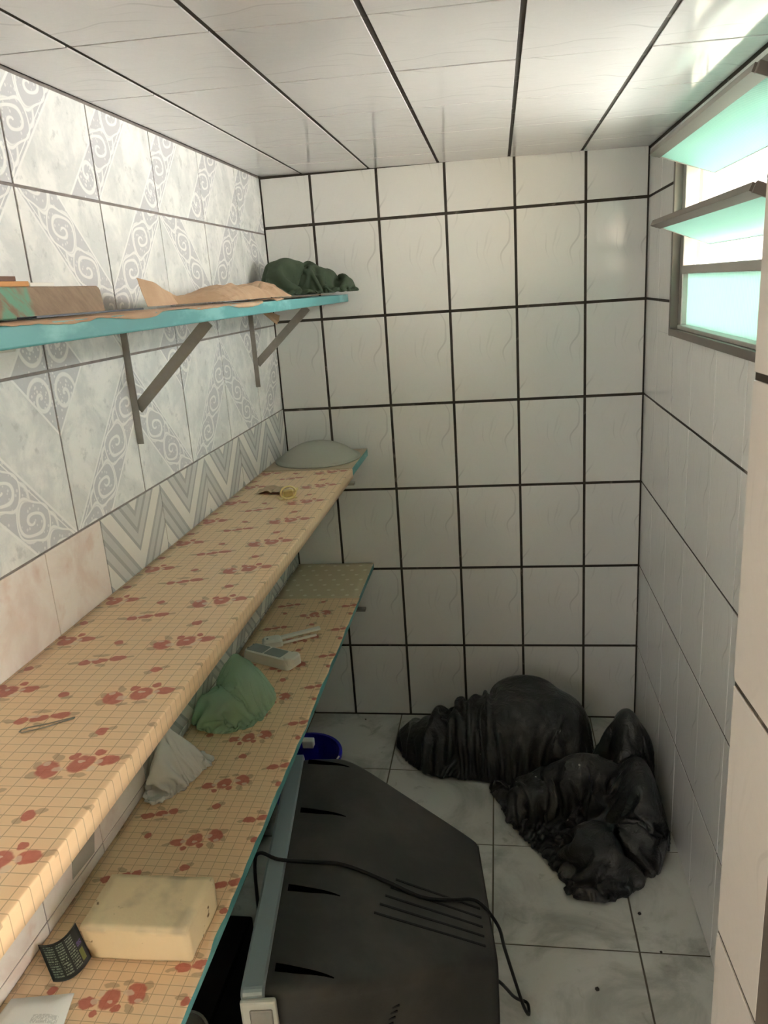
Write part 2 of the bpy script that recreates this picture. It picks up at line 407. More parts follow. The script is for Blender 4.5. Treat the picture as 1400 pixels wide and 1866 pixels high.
def interp(tab, x):
    if x <= tab[0][0]: return tab[0][1]
    for (a, va), (b_, vb) in zip(tab, tab[1:]):
        if x <= b_: return va + (vb - va) * (x - a) / (b_ - a)
    return tab[-1][1]

# ------------------------------------------------------------------ tiles
_tile_cache = {}
def tile_mesh(w, h, th, mat, uvr, ch=0.0007, share=True):
    key = (round(w, 4), round(h, 4), th, mat, tuple(round(q, 4) for r in uvr for q in r))
    if share and key in _tile_cache: return _tile_cache[key]
    x, y = w / 2, h / 2
    vs = [(-x, -y, 0), (x, -y, 0), (x, y, 0), (-x, y, 0), (-x, -y, th - ch), (x, -y, th - ch), (x, y, th - ch), (-x, y, th - ch),
          (-x + ch, -y + ch, th), (x - ch, -y + ch, th), (x - ch, y - ch, th), (-x + ch, y - ch, th)]
    fs = [(8, 9, 10, 11)] + [(4 + i, 4 + (i + 1) % 4, 8 + (i + 1) % 4, 8 + i) for i in range(4)] + [(i, (i + 1) % 4, 4 + (i + 1) % 4, 4 + i) for i in range(4)]
    me = bpy.data.meshes.new('tile'); me.from_pydata(vs, [], fs)
    me.materials.append(M[mat])
    (u00, v00), (u10, v10), (u11, v11), (u01, v01) = uvr
    ul = me.uv_layers.new(name='UVMap')
    for l in me.loops:
        q = vs[l.vertex_index]; s_, t_ = (q[0] + x) / w, (q[1] + y) / h
        ul.data[l.index].uv = ((u00 * (1 - s_) + u10 * s_) * (1 - t_) + (u01 * (1 - s_) + u11 * s_) * t_,
                               (v00 * (1 - s_) + v10 * s_) * (1 - t_) + (v01 * (1 - s_) + v11 * s_) * t_)
    _tile_cache[key] = me
    return me
def put_tile(parent, frame, u0, u1, v0, v1, gu, gv, mat, uvfn, th=0.0024, cell=None):
    """one tile in the plane frame (u, v, normal); edges cut inside its cell get no joint"""
    c = cell or (u0, u1, v0, v1)
    a0 = u0 + (gu / 2 if u0 == c[0] else 0); a1 = u1 - (gu / 2 if u1 == c[1] else 0)
    b0 = v0 + (gv / 2 if v0 == c[2] else 0); b1 = v1 - (gv / 2 if v1 == c[3] else 0)
    if a1 - a0 < .008 or b1 - b0 < .008: return
    me = tile_mesh(a1 - a0, b1 - b0, th, mat, [uvfn(a0, b0), uvfn(a1, b0), uvfn(a1, b1), uvfn(a0, b1)])
    o = bpy.data.objects.new('tile', me); COL.objects.link(o); o.parent = parent
    if cell and cell != (u0, u1, v0, v1): o.matrix_local = frame @ Matrix.Translation(((a0 + a1) / 2, (b0 + b1) / 2, 0)); return
    jig = random.uniform(-.0005, .0004)
    o.matrix_local = frame @ Matrix.Translation(((a0 + a1) / 2, (b0 + b1) / 2, jig)) @ Matrix.Rotation(random.uniform(-.0016, .0016), 4, 'X') @ Matrix.Rotation(random.uniform(-.0016, .0016), 4, 'Y')
def frame(o, U, V):
    U = Vector(U); V = Vector(V); N = U.cross(V)
    return Matrix(((U.x, V.x, N.x, o[0]), (U.y, V.y, N.y, o[1]), (U.z, V.z, N.z, o[2]), (0, 0, 0, 1)))
def subtract(r, hole):
    u0, u1, v0, v1 = r; a0, a1, b0, b1 = hole
    if u1 <= a0 or u0 >= a1 or v1 <= b0 or v0 >= b1: return [r]
    out = []
    if v0 < b0: out.append((u0, u1, v0, b0))
    if v1 > b1: out.append((u0, u1, b1, v1))
    m0, m1 = max(v0, b0), min(v1, b1)
    if u0 < a0: out.append((u0, a0, m0, m1))
    if u1 > a1: out.append((a1, u1, m0, m1))
    return out
def metres(us, vs_, gu=0, gv=0):
    """uv in metres from the lower left corner of the tile's cell"""
    def fn(u, v):
        uu = max([q for q in us if q <= u + 1e-6], default=us[0]); vv = max([q for q in vs_ if q <= v + 1e-6], default=vs_[0])
        return (u - uu, v - vv)
    return fn
def lay(parent, fr, us, vs_, gu, gv, mat, hole=None, lo=None, hi=None, du=.25, dv=.347):
    for i in range(len(us) - 1):
        for j in range(len(vs_) - 1):
            r = (us[i], us[i + 1], vs_[j], vs_[j + 1])
            # cut tiles keep the pattern of a whole tile
            bu = us[i] if i > 0 else us[i + 1] - du
            bv = vs_[j] if j > 0 else vs_[j + 1] - dv
            for q in (subtract(r, hole) if hole else [r]):
                put_tile(parent, fr, *q, gu, gv, mat, lambda u, v, bu=bu, bv=bv: (u - bu, v - bv), cell=r)

T = 0.0024
KY = -2.6                                              # far end of the room behind the camera
KX = 3.0
# floor
fl = MB().box(-.12, KX + .1, KY - .1, B + .12, -.12, -T).build('floor', 'grout_floor'); struct(fl, 'grey-white marbled ceramic floor tiles', 'floor')
fx = [0.0, .0, .402, .812, 1.222, 1.632, 2.042, 2.452, 2.862]; fx = fx[1:]
fy = [B - .4085 * k for k in range(0, 15)][::-1]
lay(fl, frame((0, 0, -T), (1, 0, 0), (0, 1, 0)), fx, fy, .005, .005, 'floor', None, du=.41, dv=.4085)
# back wall
wb = MB().box(-.12, W + .12, B + T, B + .15, -.12, H + .12).build('wall_back', 'grout'); struct(wb, 'white glazed tile back wall with dark grout', 'wall')
ux = [0.0] + [.1932 + .25 * k for k in range(5)] + [W]
vz = [0.0] + ZR[::-1] + [H - .004]
lay(wb, frame((0, B + T, 0), (1, 0, 0), (0, 0, 1)), ux, vz, .0098, .0105, 'tile')
# right wall with the window opening (normal faces -x)
wr = MB()
X0, X1 = W + T, W + .075
RY0 = .70
wr.box(X0, X1, RY0, WY0, -.12, H + .1); wr.box(X0, X1, WY1, B + .12, -.12, H + .1)
wr.box(X0, X1, WY0, WY1, -.12, WZ0); wr.box(X0, X1, WY0, WY1, WZ1, H + .1)
wr = wr.build('wall_right', 'grout'); struct(wr, 'white glazed tile wall with the high window', 'wall')
ry = [2.8002 - .2515 * k for k in range(9)][::-1] + [B]
ry = [RY0] + [q for q in ry if q > RY0 + .02]
# u runs towards -y so that the normal faces the room
us = [-q for q in ry[::-1]]
lay(wr, frame((W + T, 0, 0), (0, -1, 0), (0, 0, 1)), us, vz[:-1] + [H - HX * W - .004], .0048, .0085, 'tile', hole=(-WY1, -WY0, WZ0, WZ1))
# ceiling (tilts very slightly)
ce = MB().box(-.12, W + .3, .40, B + .15, T, .13).build('ceiling', 'grout'); struct(ce, 'white tiled ceiling with dark joints', 'ceiling')
ce.location = (0, 0, H); ce.rotation_euler = (0, HX, 0)
cx = [0, .1627, .4168, .6719, .9256, 1.1776, W + .004]; cy = [.40] + [2.0964 - .3525 * k for k in range(4, -1, -1)] + [2.449, 2.80, B]
lay(ce, frame((0, 0, T), (0, 1, 0), (1, 0, 0)), cy, cx, .0042, .0100, 'ceil_tile', du=.3525, dv=.2535)
# left wall: decorated tiles above, chevron and pink tiles below
wl = MB().box(-.15, -T, .30, B + .12, -.12, H + .4).build('wall_left', 'grout_grey'); struct(wl, 'left wall of ornamented grey tiles above chevron and pink tiles', 'wall')
fr = frame((-T, 0, 0), (0, 1, 0), (0, 0, 1))
ly = [1.4144 - .3265 * k for k in range(3, 0, -1)] + [1.4144, 1.7376, 2.054, 2.3881, 2.7272, B]
lz = [1.3932, 1.7256, 2.0642, H - .003]
for i in range(len(ly) - 1):
    col = i - 3                                        # column 1 of the notes starts at y = 1.4144
    for j in range(3):
        w0 = ly[i]; wd = .3285; hd = .336
        def uvf(u, v, w0=w0, v0=lz[j], odd=((i + 1) % 2), j=j):
            a_, b_ = (u - w0) / wd, (v - v0) / hd
            if j == 2: return (1 - a_, 1 - b_)
            if odd: a_ = 1 - a_
            if j == 1: b_ = 1 - b_
            return (a_, b_)
        put_tile(wl, fr, ly[i], ly[i + 1], lz[j], lz[j + 1], .0056, .0056, 'decor', uvf)
bz = [0.0, .063, .3955, .728, 1.0605, 1.3932]
chy = [1.505, 1.818, 2.134, 2.458, 2.776, B]
pky = [1.505 - .2165 * k for k in range(5, -1, -1)]
for j in range(len(bz) - 1):
    for i in range(len(chy) - 1):
        put_tile(wl, fr, chy[i], chy[i + 1], bz[j], bz[j + 1], .003, .0034, 'chevron',
                 lambda u, v, w0=chy[i], v0=bz[j], h=bz[j + 1] - bz[j], fl_=j % 2: ((u - w0) / .318, ((v - v0) / .3325) if fl_ == 0 else 1 - (v - v0) / .3325))
    for i in range(len(pky) - 1):
        put_tile(wl, fr, pky[i], pky[i + 1], bz[j], bz[j + 1], .003, .0034, 'pink', lambda u, v: (u, v))

# the door jamb on the right, close to the camera, slightly splayed
JX, JY0, JY1 = 1.1245, .695, .8235
sp_ = math.radians(2.6)
jb = MB()
jx = lambda y: JX + T + math.tan(sp_) * (JY1 - y)
jb.add([(jx(JY0), JY0, -.1), (jx(JY1), JY1, -.1), (X1, JY1, -.1), (X1, JY0, -.1), (jx(JY0), JY0, H + .1), (jx(JY1), JY1, H + .1), (X1, JY1, H + .1), (X1, JY0, H + .1)],
       [(0, 1, 2, 3), (7, 6, 5, 4), (0, 4, 5, 1), (1, 5, 6, 2), (2, 6, 7, 3), (3, 7, 4, 0)])
jb = jb.build('wall_jamb', 'grout'); struct(jb, 'warm-lit tiled jamb of the doorway at the right edge', 'wall')
jf = frame((jx(JY1), JY1, 0), (math.sin(sp_), -math.cos(sp_), 0), (0, 0, 1))
jl = (JY1 - JY0) / math.cos(sp_)
jz = [0.0, .34, .693, 1.0385, 1.3845, 1.7275, 2.075, H - .02]
for j in range(len(jz) - 1):
    put_tile(jb, jf, 0, jl + .003, jz[j], jz[j + 1], .003, .008, 'jamb_tile', lambda u, v, v0=jz[j]: (u + .09, v - v0))
fb = frame((X1, JY1, 0), (-1, 0, 0), (0, 0, 1))       # its far face, unseen from here
for j in range(len(jz) - 1):
    put_tile(jb, frame((W, JY1, 0), (-1, 0, 0), (0, 0, 1)), 0, W - JX - T, jz[j], jz[j + 1], .003, .008, 'jamb_tile', lambda u, v, v0=jz[j]: (u, v - v0))
dfm = MB().box(JX + .004, JX + .10, .555, JY0 - .004, -.005, H + .05).build('trim_1', 'alu_dark', bevel=.004); struct(dfm, 'grey-brown door frame post beside the jamb', 'door frame')

# unseen room behind the camera; its window openings are added to steer the daylight
KL = -2.0
def pierced(name, axis, at, th, a0, a1, hole, top=H + .4, mat='cream'):
    """a wall across x (axis 'x': fixed x) or y with one window opening hole = (a0, a1, z0, z1)"""
    w_ = MB(); h0, h1, z0, z1 = hole
    for p0, p1, q0, q1 in ((a0, h0, -.1, top), (h1, a1, -.1, top), (h0, h1, -.1, z0), (h0, h1, z1, top)):
        if axis == 'x': w_.box(at, at + th, p0, p1, q0, q1)
        else: w_.box(p0, p1, at, at + th, q0, q1)
    return struct(w_.build(name, mat))
pierced('wall_kitchen_right', 'x', KX, .12, KY - .1, .69, (-1.0, .20, 1.10, 2.0))
struct(MB().box(KL - .12, KL, KY - .1, .42, -.1, H + .4).build('wall_kitchen_left', 'cream'))
pierced('wall_kitchen_back', 'y', KY - .12, .12, KL - .1, KX + .1, (-1.9, -.5, .8, 2.15))
struct(MB().box(JX + .104, KX, .555, JY0 - .003, -.1, H + .4).build('wall_kitchen_front_right', 'cream'))
struct(MB().box(KL, -.151, .30, .42, -.1, H + .4).build('wall_kitchen_front_left', 'cream'))
struct(MB().box(KL - .1, KX + .1, KY - .1, .399, H + .14, H + .28).build('ceiling_kitchen', 'cream'))
struct(MB().box(KL - .1, -.121, KY - .1, .42, -.12, -.001).build('floor_kitchen', 'floor'))

# outside the window
struct(MB().box(1.60, 2.75, 4.9, 5.04, -.2, 4.2).build('wall_exterior_beige', 'outside_beige'))
struct(MB().box(3.3, 3.42, .80, 5.05, -.2, 5.0).build('wall_bounce_window', 'plaster'))  # added as a tall reflector, bounces sun in through the window
struct(MB().box(4.6, 4.72, -6.0, .80, -.2, 3.0).build('wall_bounce_yard', 'plaster'))  # unseen, added to bounce sun through the kitchen's right opening

# ------------------------------------------------------------------ window
win = bpy.data.objects.new('window_1', None); COL.objects.link(win); win.location = (W, (WY0 + WY1) / 2, WZ0); struct(win, 'aluminium louvre window with mint reeded glass, two sashes tilted open', 'window')
WO = Vector(win.location)
def wpart(mb, name, mat, parent=win, **k):
    mb.v = [tuple(Vector(q) - WO) for q in mb.v]; return mb.build(name, mat, parent, **k)
f = MB(); fx0, fx1 = W - .010, W + .07
f.box(fx0, fx1, WY1 - .022, WY1 - .001, WZ0, WZ1); f.box(fx0, fx1, WY0 + .001, WY0 + .022, WZ0, WZ1)
f.box(fx0, fx1, WY0 + .022, WY1 - .022, WZ0 + .001, WZ0 + .022); f.box(fx0, fx1, WY0 + .022, WY1 - .022, WZ1 - .02, WZ1 - .001)
wpart(f, 'frame', 'alu_dark')
f = MB(); f.box(W + .012, W + .05, WY1 - .062, WY1 - .0225, WZ0 + .022, WZ1 - .02); wpart(f, 'side_rail', 'alu', bevel=.003)
f = MB(); f.box(W + .012, W + .05, WY0 + .0225, WY0 + .05, WZ0 + .022, WZ1 - .02)
wpart(f, 'side_rail', 'alu', bevel=.003)
GY0, GY1 = WY0 + .052, WY1 - .064
wpart(MB().box(W + .010, W + .048, GY0, GY1, 1.818, 1.842), 'transom', 'alu', bevel=.003)
wpart(MB().box(W + .002, W + .05, GY0, GY1, WZ0 + .022, WZ0 + .034), 'sill_rail', 'alu', bevel=.002)
def reeded(p0, p1, y0, y1, name, parent):
    """glass from edge p0 to edge p1 (x, z), reeds running between them"""
    p0 = Vector((p0[0], 0, p0[1])); p1 = Vector((p1[0], 0, p1[1])); dd = (p1 - p0).normalized(); nn = Vector((dd.z, 0, -dd.x))
    n = int((y1 - y0) / .0022); secs = []
    for i in range(n + 1):
        y = y0 + (y1 - y0) * i / n; h = .0026 + .0009 * math.sin(2 * math.pi * (y - y0) / .011)
        o = Vector((0, y, 0)); secs.append([p0 + o - nn * .002, p1 + o - nn * .002, p1 + o + nn * h, p0 + o + nn * h])
    return wpart(MB().loft(secs), name, 'mint_glass', parent)
reeded((W + .03, WZ0 + .034), (W + .03, 1.818), GY0, GY1, 'fixed_pane', win)
for (ix, iz), (ox, oz) in (((1.330, 1.966), (1.494, 1.899)), ((1.322, 2.158), (1.497, 2.093))):
    a_ = Vector((ix, 0, iz)); e = (Vector((ox, 0, oz)) - a_).normalized(); nn = Vector((e.z, 0, -e.x))
    s_ = MB(); q0 = GY0 + .012; q1 = GY1 - .010
    for k, (o1, o2, n1, n2) in enumerate([(-.004, .016, -.008, .008), (.016, .026, -.006, -.003), (.016, .026, .004, .007)]):
        vs = [a_ + e * o + nn * n_ + Vector((0, y, 0)) for y in (q0, q1) for o, n_ in ((o1, n1), (o2, n1), (o2, n2), (o1, n2))]
        s_.add(vs, [(0, 3, 2, 1), (4, 5, 6, 7)] + [(i, (i + 1) % 4, (i + 1) % 4 + 4, i + 4) for i in range(4)])
    sash = wpart(s_, 'sash', 'alu_dark')
    sash['label'] = 'aluminium rail of a tilted glass sash'
    reeded((ix + e.x * .014, iz + e.z * .014), (ox, oz), q0 + .002, q1 - .002, 'glass', sash)
    arm = MB(); arm.bar((ix + .0, q0 - .007, iz), (ix + e.x * .10, q0 - .007, iz + e.z * .10), .010, .022); wpart(arm, 'lever_arm', 'alu_dark', sash, bevel=.002)
    ed = MB(); ed.bar((ox - e.x * .0, q0, oz), (ox, q1, oz), .004, .007); wpart(ed, 'edge_strip', 'alu_dark', sash)
    sd = MB(); sd.bar((ix, q1 + .0015, iz), (ix + e.x * .185, q1 + .0015, iz + e.z * .185), .003, .008); wpart(sd, 'end_strip', 'alu', sash)

# ------------------------------------------------------------------ shelves
def shelf(name, label, z0, z1, xw, y0, y1, zdrop=0.0):
    """teal board; zdrop: how much lower the near end is"""
    t = thing(name, label, 'shelf', (0, y1, z0))
    return t
# top shelf
TZ0, TZ1, TX, TY0, TY1 = 1.797, 1.8245, .305, .55, B - .004
ts = thing('wall_shelf', 'narrow teal painted top shelf with torn brown paper on it', 'shelf', (0, 1.8, TZ0), group='wall shelves on the left wall')
b_ = MB(); b_.box(.002, TX, TY0 - 1.8, TY1 - 1.8, 0, TZ1 - TZ0); b_.build('board', 'teal', ts, bevel=.0025)
def bracket(y, ztop, length, drop, label, tip=0.0):
    t = thing('shelf_bracket', label, 'bracket', (0, y, ztop), group='steel shelf brackets')
    r = MB(); r.box(.0005, .004, -.009, .009, -drop, 0); r.box(.004, .017, -.009, -.006, -drop, 0); r.build('wall_rail', 'steel', t)
    r = MB(); r.box(.003, length, -.013, .013, -.004, -.0005); r.build('top_arm', 'steel', t)
    h = drop * .70
    r = MB(); r.bar((.012, 0, -h), (length * .86, 0, -.006), .027, .004, up=(0, 1, 0)); r.build('brace', 'steel', t)
    for z_ in (-drop * .18, -drop * .86):
        r = MB(); r.lathe([(0, .004), (.004, .0035), (.005, 0)], (0, 0, 0), 10); r.v = [(.004 + q[2], q[0] + .0, z_ + q[1]) for q in r.v]; r.build('screw', 'darkgrey', t)
    if tip:
        r = MB(); r.box(length, length + tip, -.013, .013, -.012, -.004); r.build('arm_tip', 'steel', t)
    return t
bracket(1.7415, TZ0 - .0005, .25, .282, 'steel triangular bracket under the top shelf, nearer the camera')
bracket(2.7145, TZ0 - .0005, .25, .272, 'steel triangular bracket under the top shelf, beside the back wall')

def papered_shelf(label, z_far, z_near, th, xw, split_y, mat, end_mat, wrap, y0=.30):
    t = thing('wall_shelf', label, 'shelf', (0, 0, 0), group='wall shelves on the left wall')
    y1 = B - .004
    zt = lambda y: z_near + (z_far - z_near) * (y - y0) / (y1 - y0)
    bd = MB(); vs = [(x, y, zt(y) - dz) for y in (y0, y1) for x, dz in ((.002, th), (xw, th), (xw, 0), (.002, 0))]
    bd.add(vs, [(0, 1, 2, 3), (7, 6, 5, 4), (0, 4, 5, 1), (1, 5, 6, 2), (2, 6, 7, 3), (3, 7, 4, 0)]); bd.build('board', 'teal', t, bevel=.002)
    n = 150
    def top(i, j):
        y = y0 + (split_y - y0) * i
        prof = [.001, .03, .09, .15, .2, .26, .30]
        wob = noise.noise((y * 9, 1.3, xw)) * .0035 + noise.noise((y * 31, 4.1, xw)) * .0015
        k = j * 11
        if wrap:
            edge = xw + .0012
            pts = [(.001, .0016)] + [(edge * q, .0012) for q in (.1, .25, .45, .65, .85, .985)] + [(edge - .0008, .0013), (edge + .0009, .0005), (edge + .0012, -.0018), (edge + .0012, -th * .6), (edge + .0012 + wob * .4, -th - .0035 + wob * .6)]
        else:
            edge = xw + .001 + wob * 1.6
            pts = [(.001, .0016)] + [(edge * q, .0012) for q in (.09, .18, .3, .42, .54, .66, .78, .88, .95)] + [(edge, .0008 + abs(wob) * .6)]
            pts.insert(10, (edge * .975, .0012))
        k = min(int(round(k)), len(pts) - 1); x, dz = pts[k]
        rip = 0.0
        if 0 < k < 9: rip = .0008 * noise.noise((x * 9, y * 4, 7.0)) + .0007
        if k == 0: dz += .0015 * abs(noise.noise((y * 6, 2.0, 0)))
        return (x, y, zt(y) + dz + rip)
    MB().grid(top, n, 11).build('paper_cover', mat, t, smooth=True, thick=.0006)['label'] = 'tan checked paper cover printed with red rose sprays'
    def endc(i, j):
        y = split_y - .006 + (y1 - split_y + .004) * i
        return (.001 + (xw - .0005) * j, y, zt(y) + .0022 + .0008 * noise.noise((y * 14, j * 4, 1)))
    MB().grid(endc, 14, 10).build('end_cover', end_mat, t, smooth=True, thick=.0008)
    return zt
mid_z = papered_shelf('middle shelf covered in rose paper wrapped over its front edge', 1.217, 1.219, .028, .336, 2.665, 'vinyl_mid', 'tan_cover', True)
low_z = papered_shelf('lowest shelf covered in rose paper with a bare teal front edge', .7235, .692, .022, .326, 2.655, 'vinyl_low', 'dot_cover', False)
bracket(2.60, mid_z(2.6) - .0285, .30, .25, 'steel bracket under the middle shelf with its tip showing', .055)
bracket(2.62, low_z(2.6) - .0225, .30, .25, 'steel bracket under the lowest shelf with its tip showing', .055)

# ------------------------------------------------------------------ things on the top shelf
ov = [(.55, .003), (.84, .001), (.93, .004), (1.0, .007), (1.08, .002), (1.17, .009), (1.24, .010), (1.30, .001), (1.34, -.006), (1.40, .0), (1.46, .005), (1.55, .004), (1.62, .001), (1.70, .009), (1.80, .010), (1.88, .004), (1.95, -.03), (2.0, -.05)]
def sheet(i, j, ya, yb, tab, wid=.277, seed=0.0, curl=.004):
    y = ya + (yb - ya) * i
    L = wid + interp(tab, y) + .002 * noise.noise((y * 40, seed, 0)); l = L * j
    rip = .0022 * abs(noise.noise((y * 7, l * 12, seed))) + .0012
    if l < .2772: x, z = .03 + l, TZ1 + rip * (1 if j < .93 else .6)
    else: x, z = .3078, TZ1 + .0012 - (l - .2772)
    if l < .27 and j > .9: z += curl * (j - .9) * 10 * (.4 + abs(noise.noise((y * 12, 9.0, seed))))
    return (x + (.001 * noise.noise((y * 25, j * 3, seed)) if l > .2772 else 0), y, z)
o = MB().grid(lambda i, j: sheet(i, j, .56, 2.0, ov), 150, 24).build('brown_paper', 'kraft', smooth=True, thick=.0006)
tag(o, 'long torn brown paper hanging over the teal shelf edge, under the wooden board', 'paper', 'brown papers on the top shelf')
ov2 = [(1.9, .004), (2.0, .006), (2.08, .001), (2.12, -.03), (2.25, -.035), (2.5, -.03), (2.7, -.028), (2.9, -.03)]
o = MB().grid(lambda i, j: (lambda q: (q[0], q[1], q[2] + .003))(sheet(i, j, 2.004, 2.93, ov2, seed=5.0, curl=.005)), 110, 24).build('brown_paper', 'kraft', smooth=True, thick=.0006)
tag(o, 'torn brown paper running under the dark green cloth', 'paper', 'brown papers on the top shelf')
hh = [(1.55, .064), (1.62, .056), (1.72, .042), (1.80, .028), (1.86, .024), (1.92, .034), (2.05, .042), (2.2, .040), (2.3, .028), (2.36, .050), (2.42, .046), (2.46, .012)]
def crumple(i, j):
    y = 1.60 + .86 * i; h = interp(hh, y); x = .085 + .14 * j + .02 * noise.noise((y * 5, j * 3, 2))
    k_ = min(max((y - 1.80) / .08, 0), 1)                  # an upright flap that runs into a crumpled roll
    arch = max(math.sin(math.pi * min(max(j, 0), 1)), 0) ** .6
    xf = .118 + .016 * j + .01 * math.sin(y * 20); zf = h * (1 - j)
    z = TZ1 + .0085 + ((1 - k_) * zf + k_ * arch * h) * (1 + .15 * noise.noise((y * 14, j * 6, 1))) + .002 * noise.noise((y * 40, j * 20, 3)) * k_
    return (xf * (1 - k_) + x * k_, y, z)
o = MB().grid(crumple, 90, 26).build('crumpled_paper', 'kraft', thick=.0006)
tag(o, 'crumpled brown paper standing up between wooden board and green cloth', 'paper', 'brown papers on the top shelf')
wbd = MB()
prof = []
for i in range(9):
    th = math.pi / 2 * i / 8; prof.append((.012 * math.cos(th), .012 * math.sin(th)))
sec = lambda x: [(x, y, z) for y, z in [(.62, TZ1 + .0045), (1.395, TZ1 + .0045)] + [(1.376 + a_, TZ1 + .040 + b2) for a_, b2 in prof] + [(.62, TZ1 + .052)]]
wbd.loft([sec(.022), sec(.150)]); o = wbd.build('wooden_board', 'woodboard', bevel=.002, seg=1)
tag(o, 'thick wooden board with worn green paint lying on the top shelf', 'board')
o = MB().box(.018, .146, .70, 1.170, TZ1 + .0525, TZ1 + .0605).build('notebook', 'orange_edge', bevel=.001)
tag(o, 'flat orange-edged booklet on top of the wooden board', 'booklet'); c_ = MB().box(.017, .147, .70, 1.135, TZ1 + .0606, TZ1 + .0675).build('cover', 'brown_edge', o); c_['label'] = 'brown cover'
o = MB().box(.020, .145, 1.174, 1.245, TZ1 + .0525, TZ1 + .0585).build('white_card', 'white_card', bevel=.0008)
tag(o, 'small white card stack at the end of the booklet', 'card')
st = MB(); st.box(-.016, .016, -.15, .15, 0, .003, rot=Matrix.Rotation(-.06, 3, 'Z'), at=(.238, 1.165, TZ1 + .0048)); o = st.build('metal_strip', 'darkgrey', bevel=.0006, seg=1)
tag(o, 'flat dark grey metal strip lying on the brown paper', 'metal strip')
o = MB().tube([(.010, 1.10, 1.779), (.011, 1.2, 1.778), (.012, 1.30, 1.7765)], .0045, 10).build('white_rod', 'white_plastic', smooth=True)
tag(o, 'end of a white plastic rod on the wall under the top shelf', 'rod')
def scr(i, j): return (.055 + .055 * j, 2.66 + .05 * i + .02 * j, TZ0 - .003 - .055 * j * (1 - .5 * i) + .004 * math.sin(9 * i))
o = MB().grid(scr, 6, 8).build('paper_scrap', 'kraft', thick=.0008); tag(o, 'scrap of brown paper hanging under the top shelf by the corner', 'paper')

# ------------------------------------------------------------------ crumpled bags and cloth
def blob(name, ells, voxel, disp, mat, floor_z=None, parent=None, caps=(), smooth=True, post=None):
    """union of ellipsoids (centre, radii, z-turn) remeshed, then creased"""
    bm = bmesh.new()
    for (c, r, rz) in ells:
        mtx = Matrix.Translation(c) @ Matrix.Rotation(rz, 4, 'Z') @ Matrix.Diagonal((*r, 1))
        bmesh.ops.create_icosphere(bm, subdivisions=3, radius=1, matrix=mtx)
    me = bpy.data.meshes.new('tmp'); bm.to_mesh(me); bm.free()
    o = bpy.data.objects.new('tmp', me); COL.objects.link(o)
    rm = o.modifiers.new('r', 'REMESH'); rm.mode = 'VOXEL'; rm.voxel_size = voxel
    sm = o.modifiers.new('s', 'SMOOTH'); sm.iterations = 4; sm.factor = .6
    dg = bpy.context.evaluated_depsgraph_get(); ev = o.evaluated_get(dg); m2 = bpy.data.meshes.new_from_object(ev)
    bpy.data.objects.remove(o); bpy.data.meshes.remove(me)
    nrm = [v.normal.copy() for v in m2.vertices]
    for v, n_ in zip(m2.vertices, nrm):
        q = v.co.copy(); v.co = q + n_ * disp(q, n_)
        if floor_z is not None and v.co.z < floor_z + .001: v.co.z = floor_z + .001 + .02 * 0
        if post: v.co = post(v.co)
    m2.name = name; m2.materials.clear()
    return link(name, m2, mat, parent, smooth)
def ridge(q, s, seed, p=1.0):
    n_ = noise.noise(Vector((q.x * s + seed, q.y * s, q.z * s)))
    return 1 - abs(n_) * 2
def facets(q, s, seed):
    dd, _ = noise.voronoi(Vector((q.x * s + seed, q.y * s - seed, q.z * s)))
    return dd[0] - .35
def warp(q, a, s):
    return q + Vector((noise.noise(q * s), noise.noise(q * s + Vector((5, 2, 1))), noise.noise(q * s + Vector((1, 7, 3))))) * a

